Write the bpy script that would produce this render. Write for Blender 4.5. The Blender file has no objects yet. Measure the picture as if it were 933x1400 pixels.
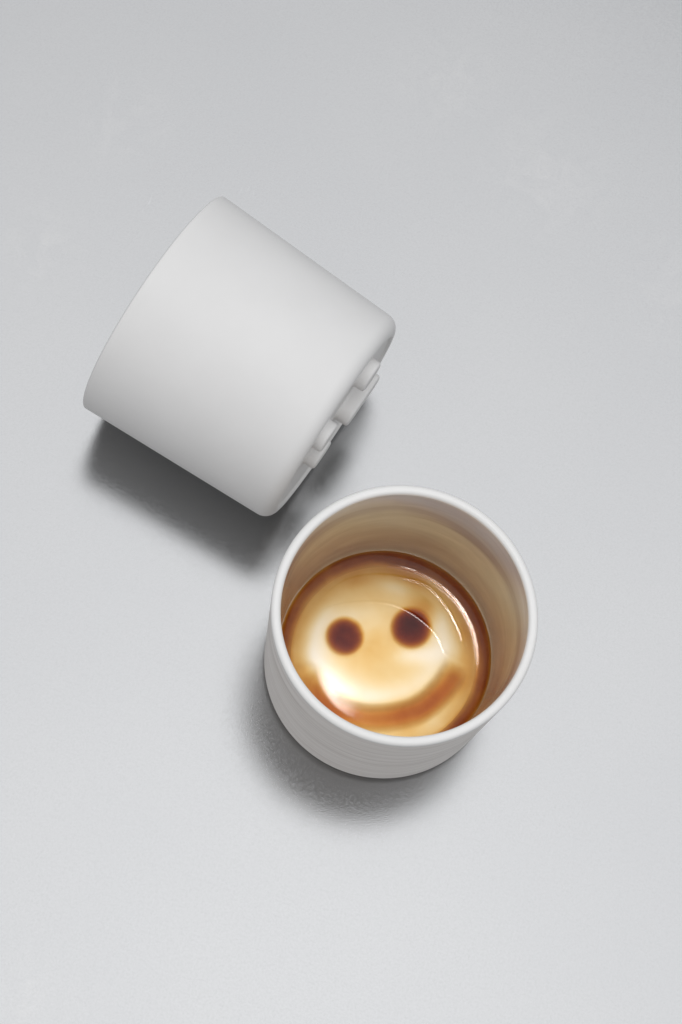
import bpy, bmesh, math, random
from mathutils import Matrix, Vector

# ------------------------------------------------------------------ camera, light, exposure
S = 0.01                                  # everything below is authored in centimetres
sc = bpy.context.scene
col = sc.collection
R = math.radians

cam = bpy.data.cameras.new('camera')
cam.sensor_fit = 'VERTICAL'; cam.sensor_height = 36.0
cam.lens = 3442.63 / 1400 * 36
cam.clip_start = 0.05; cam.clip_end = 50
co = bpy.data.objects.new('camera', cam); col.objects.link(co)
t, ro = R(17.3525), R(18.7158)
fwd = Vector((0, math.sin(t), -math.cos(t)))
up0 = Vector((0, math.cos(t), math.sin(t))); rt0 = Vector((1, 0, 0))
rt = rt0 * math.cos(ro) + up0 * math.sin(ro)
up = -rt0 * math.sin(ro) + up0 * math.cos(ro)
M = Matrix((rt, up, -fwd)).transposed().to_4x4()
M.translation = Vector((0, 0, 78.7901)) * S
co.matrix_world = M
sc.camera = co

w = bpy.data.worlds.new('World'); sc.world = w; w.use_nodes = True
bg = w.node_tree.nodes['Background']
bg.inputs[0].default_value = (0.92, 0.95, 1.0, 1); bg.inputs[1].default_value = 0.56

def area(name, loc, target, sx, sy, power, colr=(1, 1, 1), spread=180, shape='RECTANGLE'):
    l = bpy.data.lights.new(name, 'AREA'); l.shape = shape
    l.size = sx; l.size_y = sy; l.energy = power; l.color = colr; l.spread = R(spread)
    o = bpy.data.objects.new(name, l); col.objects.link(o)
    o.location = loc
    o.rotation_euler = (Vector(target) - Vector(loc)).to_track_quat('-Z', 'Y').to_euler()
    return o
SB = 2.6, 1.7
SBL = 0.485
area('softbox', (0.25, 0.50, 1.55), (0.18, 0.36, 0.0), SB[0], SB[1], SB[0]*SB[1]*math.pi*SBL, (1.0, 1.0, 1.0), 100)
# added low fill from the front left, brightens the upright cup's outside
area('added_fill', (-0.55, -0.75, 0.55), (0.02, 0.20, 0.03), 0.7, 0.4, 1.05, (1.0, .95, .90))
# added narrow spots in a row, aimed into the open cup: their mirror image is the glare on the coffee
MOUTH_OF_CUP = Vector((0.0277, 0.2012, 0.069))
def added_spot(name, loc, energy, size, rad, colr, blend=.3):
    l = bpy.data.lights.new(name, 'SPOT')
    l.energy = energy; l.spot_size = R(size); l.spot_blend = blend; l.shadow_soft_size = rad; l.color = colr
    o = bpy.data.objects.new(name, l); col.objects.link(o); o.location = loc
    o.rotation_euler = (MOUTH_OF_CUP - Vector(loc)).to_track_quat('-Z', 'Y').to_euler()
LAMP = Vector((0.0125, 0.3230, 0.6010))
ax = rt * math.cos(R(-30)) + up * math.sin(R(-30))
for k, e in ((-.4, .26), (.6, .26), (1.5, .10)): added_spot('added_glint_lamp', LAMP + ax * .013 * k, e, 4.8, .0095, (1.0, .985, .96))
# added arcs of narrow spots: seen again as the long curved glint in the meniscus
e1, e2 = Vector((math.cos(ro), math.sin(ro), 0)), Vector((-math.sin(ro), math.cos(ro), 0))
for row, f_ in ((.044, .30), (.064, .70), (.084, .75)):
    for k in range(9):
        ph = R(108 - 15 * k)
        added_spot('added_glint_lamp', LAMP - (e1 * math.cos(ph) + e2 * math.sin(ph)) * row, f_ * (.05, .12, .30, .55, .72, .72, .55, .38, .24)[k], 6.4, .0125, (1.0, .96, .94), .3)
# added narrow spot above the cup, brightens the floor under the coffee
added_spot('added_cup_light', (0.060, 0.230, 0.780), 0.7, 4.7, .014, (1.0, 0.97, 0.92), .4)

vs = sc.view_settings
vs.view_transform = 'Standard'; vs.look = 'None'; vs.exposure = 0; vs.gamma = 1; vs.use_curve_mapping = False
sc.render.engine = 'CYCLES'
sc.cycles.use_denoising = True
sc.cycles.max_bounces = 10; sc.cycles.transparent_max_bounces = 12
sc.cycles.caustics_reflective = True; sc.cycles.sample_clamp_indirect = 6

# ------------------------------------------------------------------ materials
def mat(name):
    m = bpy.data.materials.new(name); m.use_nodes = True
    return m, m.node_tree.nodes, m.node_tree.links, m.node_tree.nodes['Principled BSDF']
def noise(n, l, vec, scale, detail=4, rough=.5, dist=0):
    k = n.new('ShaderNodeTexNoise'); k.inputs['Scale'].default_value = scale
    k.inputs['Detail'].default_value = detail; k.inputs['Roughness'].default_value = rough
    k.inputs['Distortion'].default_value = dist
    if vec is not None: l.new(vec, k.inputs['Vector'])
    return k.outputs['Fac']
def mapping(n, l, scale=(1, 1, 1), rot=(0, 0, 0), loc=(0, 0, 0)):
    tc = n.new('ShaderNodeTexCoord'); mp = n.new('ShaderNodeMapping')
    mp.inputs['Scale'].default_value = scale; mp.inputs['Rotation'].default_value = rot; mp.inputs['Location'].default_value = loc
    l.new(tc.outputs['Object'], mp.inputs['Vector']); return mp.outputs['Vector']
def rng(n, l, v, a, b, c, d):
    k = n.new('ShaderNodeMapRange'); l.new(v, k.inputs[0])
    for i, x in enumerate((a, b, c, d)): k.inputs[i + 1].default_value = x
    return k.outputs[0]
def mth(n, l, op, a, b=None):
    k = n.new('ShaderNodeMath'); k.operation = op
    for i, x in enumerate((a, b)):
        if x is None: continue
        if isinstance(x, (int, float)): k.inputs[i].default_value = x
        else: l.new(x, k.inputs[i])
    return k.outputs[0]
def ramp(n, l, v, stops):
    k = n.new('ShaderNodeValToRGB'); l.new(v, k.inputs[0]); e = k.color_ramp.elements
    while len(e) < len(stops): e.new(.5)
    for i, (p, c) in enumerate(stops): e[i].position = p; e[i].color = (*c, 1)
    return k.outputs[0]
def bump(n, l, h, strength, dist, normal=None):
    k = n.new('ShaderNodeBump'); k.inputs['Strength'].default_value = strength; k.inputs['Distance'].default_value = dist
    l.new(h, k.inputs['Height'])
    if normal is not None: l.new(normal, k.inputs['Normal'])
    return k.outputs[0]
def mix(n, l, f, a, b):
    k = n.new('ShaderNodeMix'); k.data_type = 'RGBA'
    if isinstance(f, (int, float)): k.inputs[0].default_value = f
    else: l.new(f, k.inputs[0])
    for i, x in ((6, a), (7, b)):
        if isinstance(x, tuple): k.inputs[i].default_value = (*x, 1)
        else: l.new(x, k.inputs[i])
    return k.outputs[2]

def metal_mat():
    m, n, l, b = mat('satin_aluminium')
    v = mapping(n, l)
    b.inputs['Metallic'].default_value = 1.0
    big = noise(n, l, v, 9, 3, .5)
    base = mix(n, l, rng(n, l, big, .3, .7, 0, 1), (.323, .325, .328), (.337, .338, .339))
    # faint wiped smudges and a few short scuffs where the sheet was handled
    smv = noise(n, l, v, 70, 4, .6, 1.5); tc = n.new('ShaderNodeTexCoord')
    scv = noise(n, l, mapping(n, l, (900, 120, 1), (0, 0, R(-35))), 1, 2, .5)
    smudge = scuff = None
    for x, y, r_, kind in ((-.1127, .3536, .020, 0), (-.0135, .407, .022, 0), (-.125, .300, .02, 0), (.03, .385, .028, 0), (-.0466, .060, .030, 0), (.09, .36, .03, 0),
                           (-.0639, .3415, .010, 1), (-.0946, .3279, .006, 1), (.0359, .323, .006, 1), (.052, .331, .004, 1)):
        dn = n.new('ShaderNodeVectorMath'); dn.operation = 'DISTANCE'; l.new(tc.outputs['Object'], dn.inputs[0]); dn.inputs[1].default_value = (x, y, 0)
        q = rng(n, l, dn.outputs['Value'], 0, r_, 1, 0)
        if kind: scuff = q if scuff is None else mth(n, l, 'MAXIMUM', scuff, q)
        else: smudge = q if smudge is None else mth(n, l, 'MAXIMUM', smudge, q)
    smudge = mth(n, l, 'MULTIPLY', mth(n, l, 'POWER', smudge, .8), rng(n, l, smv, .42, .72, 0, .5))
    scuff = mth(n, l, 'MULTIPLY', mth(n, l, 'POWER', scuff, .6), rng(n, l, scv, .64, .70, 0, .25))
    base = mix(n, l, smudge, base, (.37, .368, .365))
    l.new(mix(n, l, scuff, base, (.42, .42, .42)), b.inputs['Base Color'])
    fine = noise(n, l, v, 2700, 3, .7)
    mid = noise(n, l, v, 320, 4, .6)
    spk = noise(n, l, v, 1300, 2, .7)
    l.new(mth(n, l, 'ADD', mth(n, l, 'ADD', rng(n, l, mid, .3, .7, .105, .14), rng(n, l, spk, .35, .65, -.05, .07)), rng(n, l, big, .3, .7, -.01, .015)), b.inputs['Roughness'])
    vb = mapping(n, l, (260, 2600, 1), (0, 0, R(40)))
    br = noise(n, l, vb, 1, 3, .6)
    h = mth(n, l, 'ADD', fine, mth(n, l, 'MULTIPLY', br, .1))
    h = mth(n, l, 'ADD', h, mth(n, l, 'MULTIPLY', mid, .05))
    l.new(bump(n, l, h, .42, .00005), b.inputs['Normal'])
    return m
def bisque_mat():
    m, n, l, b = mat('white_bisque')
    v = mapping(n, l)
    a = noise(n, l, v, 60, 4, .5)
    l.new(mix(n, l, rng(n, l, a, .3, .7, 0, 1), (.765, .75, .73), (.79, .775, .755)), b.inputs['Base Color'])
    b.inputs['Roughness'].default_value = .5
    b.inputs['Specular IOR Level'].default_value = .45
    g = noise(n, l, v, 2200, 3, .6)
    l.new(bump(n, l, g, .12, .0001), b.inputs['Normal'])
    return m
def brushed_mat():
    m, n, l, b = mat('turned_stoneware')
    v = mapping(n, l, (14, 14, 1100))
    a = noise(n, l, v, 1, 5, .65)
    v2 = mapping(n, l, (25, 25, 260))
    a2 = noise(n, l, v2, 1, 4, .6)
    c = ramp(n, l, mth(n, l, 'ADD', mth(n, l, 'MULTIPLY', a, .6), mth(n, l, 'MULTIPLY', a2, .4)),
             [(.32, (.60, .545, .50)), (.5, (.80, .75, .70)), (.68, (.93, .885, .84))])
    l.new(c, b.inputs['Base Color'])
    b.inputs['Roughness'].default_value = .5
    hh = mth(n, l, 'ADD', a, mth(n, l, 'MULTIPLY', a2, 1.5))
    l.new(bump(n, l, hh, .5, .00025), b.inputs['Normal'])
    return m
def glaze_mat():
    m, n, l, b = mat('white_glaze')
    v = mapping(n, l)
    a = noise(n, l, v, 40, 3, .5)
    l.new(mix(n, l, rng(n, l, a, .3, .7, 0, 1), (.79, .775, .75), (.82, .805, .78)), b.inputs['Base Color'])
    b.inputs['Roughness'].default_value = .25
    return m
def stained_mat():
    """glazed lining with a dried film of coffee: clean lip, grey-brown tide line, tan film below; glossy reflections painted in as streaks"""
    m, n, l, b = mat('coffee_stained_glaze')
    tc = n.new('ShaderNodeTexCoord'); sx = n.new('ShaderNodeSeparateXYZ'); l.new(tc.outputs['Object'], sx.inputs[0])
    v = mapping(n, l)
    wob = noise(n, l, v, 14, 3, .5)
    vl = mapping(n, l, (30, 30, 150))
    streak = noise(n, l, vl, 1, 4, .6, .6)
    z = mth(n, l, 'MULTIPLY', sx.outputs[2], 100)
    # the tide line dips on the side that was drunk from
    tilt = mth(n, l, 'MULTIPLY', mth(n, l, 'ADD', sx.outputs[0], sx.outputs[1]), 14.0)
    zz = mth(n, l, 'ADD', mth(n, l, 'ADD', z, tilt), mth(n, l, 'MULTIPLY', mth(n, l, 'SUBTRACT', wob, .5), .7))
    zz = mth(n, l, 'ADD', zz, mth(n, l, 'MULTIPLY', mth(n, l, 'SUBTRACT', streak, .5), .5))
    f = rng(n, l, zz, 1.5, 7.5, 0, 1)
    c = ramp(n, l, f, [(0, (.84, .83, .81)), (.01, (.84, .83, .81)), (.03, (.58, .45, .30)), (.18, (.60, .47, .32)), (.38, (.60, .475, .34)), (.56, (.70, .60, .43)),
                       (.68, (.70, .62, .46)), (.745, (.48, .42, .36)), (.79, (.48, .43, .38)), (.825, (.66, .62, .55)), (.90, (.76, .75, .72))])
    st = mth(n, l, 'ADD', rng(n, l, streak, .3, .72, 0, .8), rng(n, l, wob, .42, .7, 0, .9))
    l.new(mix(n, l, st, c, mix(n, l, .40, c, (.24, .16, .13))), b.inputs['Base Color'])  # darker blotches and streaks in the colour imitate reflections in the glaze
    b.inputs['Roughness'].default_value = .13
    l.new(bump(n, l, streak, .15, .0003), b.inputs['Normal'])
    return m
def floor_mat():
    m, n, l, b = mat('porcelain_floor')
    v = mapping(n, l)
    a = noise(n, l, v, 60, 3, .5)
    l.new(mix(n, l, rng(n, l, a, .3, .7, 0, 1), (.84, .835, .82), (.87, .865, .855)), b.inputs['Base Color'])
    b.inputs['Roughness'].default_value = .4
    return m
def coffee_mat():
    """clear brown liquid: absorption by the depth of coffee above the moulded floor, plus a mirror surface"""
    m, n, l, b = mat('black_coffee')
    n.remove(b)
    out = n['Material Output']
    at = n.new('ShaderNodeAttribute'); at.attribute_name = 'depth'
    v = mapping(n, l)
    sw = noise(n, l, v, 75, 3, .5, .4)
    fi = noise(n, l, v, 260, 4, .6, .3)
    k = mth(n, l, 'ADD', rng(n, l, sw, .25, .75, .72, 1.28), rng(n, l, fi, .25, .75, -.06, .06))
    d = mth(n, l, 'MULTIPLY', at.outputs['Fac'], k)
    cc = n.new('ShaderNodeCombineColor')
    for i, a in enumerate((.36, .86, 2.1)):
        e = mth(n, l, 'POWER', math.e, mth(n, l, 'MULTIPLY', d, -a / 2))
        l.new(e, cc.inputs[i])
    tr = n.new('ShaderNodeBsdfTransparent'); l.new(cc.outputs[0], tr.inputs[0])
    gl = n.new('ShaderNodeBsdfAnisotropic'); gl.inputs['Roughness'].default_value = .06
    gl.inputs['Color'].default_value = (1, .97, .95, 1)
    fr = n.new('ShaderNodeFresnel'); fr.inputs['IOR'].default_value = 1.31
    ms = n.new('ShaderNodeMixShader'); l.new(fr.outputs[0], ms.inputs[0]); l.new(tr.outputs[0], ms.inputs[1]); l.new(gl.outputs[0], ms.inputs[2])
    l.new(ms.outputs[0], out.inputs['Surface'])
    return m
METAL, BISQUE, BRUSHED, GLAZE, STAIN, FLOOR, COFFEE = metal_mat(), bisque_mat(), brushed_mat(), glaze_mat(), stained_mat(), floor_mat(), coffee_mat()

# ------------------------------------------------------------------ helpers
def obj(name, verts, faces, m, parent=None, smooth=True):
    me = bpy.data.meshes.new(name); me.from_pydata([(x * S, y * S, z * S) for x, y, z in verts], [], faces)
    me.materials.append(m); me.validate()
    bm = bmesh.new(); bm.from_mesh(me); bmesh.ops.recalc_face_normals(bm, faces=bm.faces); bm.to_mesh(me); bm.free()
    if smooth: me.polygons.foreach_set('use_smooth', [True] * len(me.polygons))
    o = bpy.data.objects.new(name, me); col.objects.link(o)
    if parent is not None: o.parent = parent
    return o
def lathe(prof, seg=192, f=None):
    """profile of (radius, height); radius 0 closes the shape with one vertex"""
    V, F, rows = [], [], []
    for r, z in prof:
        if r < 1e-6:
            rows.append([len(V)] * seg); V.append((0, 0, z))
        else:
            rows.append(list(range(len(V), len(V) + seg)))
            for i in range(seg):
                a = 2 * math.pi * i / seg; V.append((r * math.cos(a), r * math.sin(a), z))
    for p, q in zip(rows, rows[1:]):
        for i in range(seg):
            j = (i + 1) % seg
            fa = []
            for k in (p[i], p[j], q[j], q[i]):
                if k not in fa: fa.append(k)
            if len(fa) > 2: F.append(fa)
    return V, F
def root(name, label, cat, group=None):
    e = bpy.data.objects.new(name, None); col.objects.link(e); e.empty_display_size = .02
    e['label'] = label; e['category'] = cat
    if group: e['group'] = group
    return e

# ------------------------------------------------------------------ the setting
top = obj('tabletop', [(x, y, z) for z in (0, -2) for x, y in ((-130, -100), (130, -100), (130, 160), (-130, 160))],
          [(0, 1, 2, 3), (7, 6, 5, 4), (0, 4, 5, 1), (1, 5, 6, 2), (2, 6, 7, 3), (3, 7, 4, 0)], METAL, smooth=False)
top['kind'] = 'structure'

# ------------------------------------------------------------------ cups
H, RT, RB, FR = 6.9138, 4.0, 3.7588, 0.472
TW = 0.30                                   # wall thickness at the lip
def outer(z): return RB + (RT - RB) * (z - FR) / (H - FR)
def cup_parts(parent, m_out, m_rim, m_in, m_floor, pits=None, rh=.15):
    prof = [(0, .10), (2.2, .10), (3.13, .10), (3.17, .085), (3.20, .03), (3.23, .005)]
    prof += [(RB - FR + FR * math.sin(a), FR - FR * math.cos(a)) for a in [math.pi / 2 * i / 12 for i in range(13)]]
    zl = H - rh
    prof += [(outer(FR + (zl - FR) * i / 24), FR + (zl - FR) * i / 24) for i in range(1, 25)]
    obj('body', *lathe(prof), m_out, parent)
    ro_, ri = outer(zl), outer(zl) - TW
    c = (ro_ + ri) / 2; h = (ro_ - ri) / 2
    rim = [(ro_, zl)]
    rim += [(c + h * math.copysign(abs(math.cos(a)) ** .8, math.cos(a)), zl + rh * abs(math.sin(a)) ** .8) for a in [math.pi * i / 20 for i in range(1, 20)]]
    rim += [(ri, zl)]
    obj('rim', *lathe(rim), m_rim, parent)
    zf, fi = 1.18, .42                       # floor height, inner fillet
    def inner(z): return outer(z) - TW - .155 * (H - z) / H
    lin = [(inner(zl + (zf + fi - zl) * i / 30), zl + (zf + fi - zl) * i / 30) for i in range(31)]
    lin[0] = (ri, zl)
    rb = inner(zf + fi)
    lin += [(rb - fi + fi * math.cos(a), zf + fi - fi * math.sin(a)) for a in [math.pi / 2 * i / 10 for i in range(1, 11)]]
    obj('lining', *lathe(lin), m_in, parent)
    rf = rb - fi
    prof = [(rf * i / 60, zf) for i in range(60, -1, -1)]
    V, F = lathe(prof)
    if pits: V = [(x, y, z - pits(x, y)) for x, y, z in V]
    obj('inner_floor', V, F, m_floor, parent)

# the face moulded into the floor: how much deeper the coffee stands there
def seg_dist(x, y, pts):
    best = 9e9, 0
    for i in range(len(pts) - 1):
        (ax, ay, _), (bx, by, _) = pts[i], pts[i + 1]
        dx, dy = bx - ax, by - ay
        k = max(0, min(1, ((x - ax) * dx + (y - ay) * dy) / (dx * dx + dy * dy)))
        d = math.hypot(x - ax - k * dx, y - ay - k * dy)
        if d < best[0]: best = d, pts[i][2] * (1 - k) + pts[i + 1][2] * k
    return best
EYES = [(-1.25, .64, .47), (.88, .93, .51)]
def catmull(P, k=8):
    Q = [P[0]] + P + [P[-1]]; out = []
    for i in range(1, len(Q) - 2):
        for j in range(k):
            s = j / k
            out.append(tuple(.5 * (2 * Q[i][c] + (Q[i + 1][c] - Q[i - 1][c]) * s + (2 * Q[i - 1][c] - 5 * Q[i][c] + 4 * Q[i + 1][c] - Q[i + 2][c]) * s * s
                     + (3 * Q[i][c] - Q[i - 1][c] - 3 * Q[i + 1][c] + Q[i + 2][c]) * s ** 3) for c in range(3)))
    return out + [P[-1]]
MOUTH = catmull([(-2.52, -.55, .3), (-2.2, -1.08, 1.1), (-1.75, -1.58, 1.3), (-1.0, -1.90, 1.15), (-.27, -1.98, 1.1), (.57, -1.86, 1.15), (1.22, -1.58, 1.35), (1.70, -1.14, 1.45), (2.04, -.70, 1.1), (2.28, -.20, .1)])
def sm(a, b, x):
    x = max(0, min(1, (x - a) / (b - a))); return x * x * (3 - 2 * x)
MOUTH = [(x + .06, y, m_) for x, y, m_ in MOUTH]
def pits(x, y):
    d = 0
    for ex, ey, er in EYES: d += .30 * (1 - sm(er * .4, er * 1.3, math.hypot(x - ex, y - ey)))
    md, mw = seg_dist(x, y, MOUTH)
    d += .14 * mw * (1 - sm(.20, .48, md))
    return d
def blob(x, y, cx, cy, sx, sy, a=0):
    dx, dy = x - cx, y - cy; c, s = math.cos(a), math.sin(a)
    u, v = dx * c + dy * s, -dx * s + dy * c
    return math.exp(-.5 * ((u / sx) ** 2 + (v / sy) ** 2))
RC = 3.38
def optical(x, y):
    """optical depth of the coffee at a point of its surface"""
    r = math.hypot(x, y)
    d = .62
    # thin, pale places where the floor rises
    d -= .42 * blob(x, y, -2.25, .10, .42, 1.0) + .42 * blob(x, y, -1.35, -.95, 1.2, .45, -.35)
    d -= .30 * blob(x, y, -1.2, 1.25, .9, .30, .2) + .30 * blob(x, y, .1, -1.25, 1.0, .28, .25) + .34 * blob(x, y, 1.55, -.30, .35, .55, -.6)
    d -= .36 * blob(x, y, 1.75, 1.3, .25, .9, .25) + .30 * blob(x, y, .55, 2.3, .55, .25, -.2) + .22 * blob(x, y, -1.9, 2.0, .7, .3, .7)
    d -= .34 * blob(x, y, .9, .05, .6, .22, .2) + .45 * blob(x, y, 1.75, -2.05, .9, .22, .80) + .3 * blob(x, y, -.3, -2.75, .9, .22)
    d += .30 * blob(x, y, -.35, -.25, .5, .8) + .85 * blob(x, y, 1.35, 1.55, .34, .34) + .5 * blob(x, y, .9, 2.55, .6, .2, -.4) + .12 * blob(x, y, -.7, 2.0, .8, .4)
    d = max(d, .06)
    # mouth groove and eyes
    md, mw = seg_dist(x, y, MOUTH)
    d += 1.95 * mw * math.exp(-(md / .33) ** 2.2)
    for ex, ey, er in EYES:
        q = math.hypot(x - ex, y - ey)
        d += 8.0 * (1 - sm(er * .30, er * 1.45, q)) + .45 * (1 - sm(er * 1.0, er * 1.45, q))
    d *= 1 - .85 * blob(x, y, 1.55, -2.22, .85, .20, .78)
    d *= 1 - .75 * blob(x, y, -.1, -2.72, 1.0, .20, .06)
    # fillet round the edge
    d += 2.0 * sm(RC - .52, RC - .22, r) + .75 * sm(RC - 1.15, RC - .55, r)
    return d * (.35 + .65 * (1 - sm(RC - .10, RC, r)))

group = 'smiling face cups'
cup = root('cup', 'upright grey-white cup holding a little coffee, seen from above with its open mouth up', 'cup')
cup_parts(cup, BRUSHED, GLAZE, STAIN, FLOOR, pits)
UP = (2.7677, 20.1169)
cup.location = (UP[0] * S, UP[1] * S, .0005); cup.rotation_euler = (0, 0, ro)

# coffee: a thing of its own inside the cup, with its meniscus
LEVEL = 1.44
# low ridge added to the surface so the lamps draw the hooked glint
RIDGE = [(-2.44, 0.94), (-2.09, 1.33), (-1.55, 1.6), (-0.64, 1.73), (0.18, 1.69), (0.78, 1.45), (1.3, 1.08), (1.67, 0.7), (1.81, 0.4), (1.99, 0.02), (2.2, 0.18), (2.44, 0.37), (2.48, 0.6), (2.35, 0.98), (1.99, 1.67), (1.48, 2.24), (0.96, 2.47), (-0.1, 2.62), (-1.15, 2.44), (-1.92, 1.86), (-2.3, 1.33)]
def film(x, y):
    d, _ = seg_dist(x, y, RIDGE3)
    return .0060 * math.exp(-(d / .045) ** 2)
RIDGE3 = catmull([(x, y, 1) for x, y in RIDGE], 5)
prof = []
for i in range(200):
    r = RC * (i / 199) ** .9
    prof.append((r, LEVEL + .14 * math.exp(-(RC - r) / .20) + .055 * .06 * math.log(1 + math.exp((.97 - RC + r) / .06))))
prof[0] = (0, LEVEL)
V, F = lathe(prof, 360)
V = [(x, y, z + (film(x, y) if x * x + y * y < 9 else 0)) for x, y, z in V]
coffee = obj('coffee', V, F, COFFEE)
me = coffee.data
at = me.attributes.new('depth', 'FLOAT', 'POINT')
at.data.foreach_set('value', [optical(v.co.x / S, v.co.y / S) for v in me.vertices])
coffee['label'] = 'thin pool of brown coffee showing a smiling face, inside the upright cup'
coffee['category'] = 'coffee'
coffee.location = cup.location; coffee.rotation_euler = cup.rotation_euler

# the cup lying on its side
cup2 = root('cup', 'plain matte white cup lying on its side with raised knobs on its base', 'cup')
cup_parts(cup2, BISQUE, BISQUE, BISQUE, BISQUE, rh=.09)
yaw, al = 2.8798, math.atan2(RT - RB, H)
a = Vector((math.cos(yaw), math.sin(yaw), 0)); b_ = Vector((-math.sin(yaw), math.cos(yaw), 0)); u_ = Vector((0, 0, 1))
X, Y, Z = b_, -a * math.sin(al) + u_ * math.cos(al), a * math.cos(al) + u_ * math.sin(al)
m3 = Matrix((X, Y, Z)).transposed()
cup2.rotation_euler = m3.to_euler()
cup2.location = (-1.0694 * S, 26.1762 * S, RB * math.cos(al) * S + .0002)

def knob(name, x0, x1, y, rad, h, round_=.10, parent=cup2):
    """stadium-shaped knob standing out of the base (local -z)"""
    n = 20
    def ringpts(rr, z):
        P = []
        for i in range(n + 1):
            q = math.pi / 2 + math.pi * i / n; P.append((x0 + rr * math.cos(q), y + rr * math.sin(q), z))
        for i in range(n + 1):
            q = -math.pi / 2 + math.pi * i / n; P.append((x1 + rr * math.cos(q), y + rr * math.sin(q), z))
        return P
    rows = [ringpts(rad + .05, .11), ringpts(rad + .01, .06), ringpts(rad, .0)]
    rows += [ringpts(rad - round_ + round_ * math.cos(q), -h + round_ - round_ * math.sin(q)) for q in [math.pi / 2 * i / 6 for i in range(7)]]
    V = [p for r_ in rows for p in r_]; k = len(rows[0]); F = []
    for j in range(len(rows) - 1):
        for i in range(k):
            i2 = (i + 1) % k; F.append((j * k + i, j * k + i2, (j + 1) * k + i2, (j + 1) * k + i))
    F.append(tuple((len(rows) - 1) * k + i for i in range(k)))
    o = obj(name, V, F, BISQUE, parent); return o
knob('round_knob', -1.22, -1.20, 2.0, .52, .29)
knob('round_knob', 1.20, 1.22, 2.0, .50, .27)
k = knob('bar_knob', -1.55, -.42, .35, .42, .38); k['label'] = 'longer bar knob below the round one'
k = knob('bar_knob', 1.15, 1.45, .50, .38, .30); k['label'] = 'short bar knob at the lower edge'
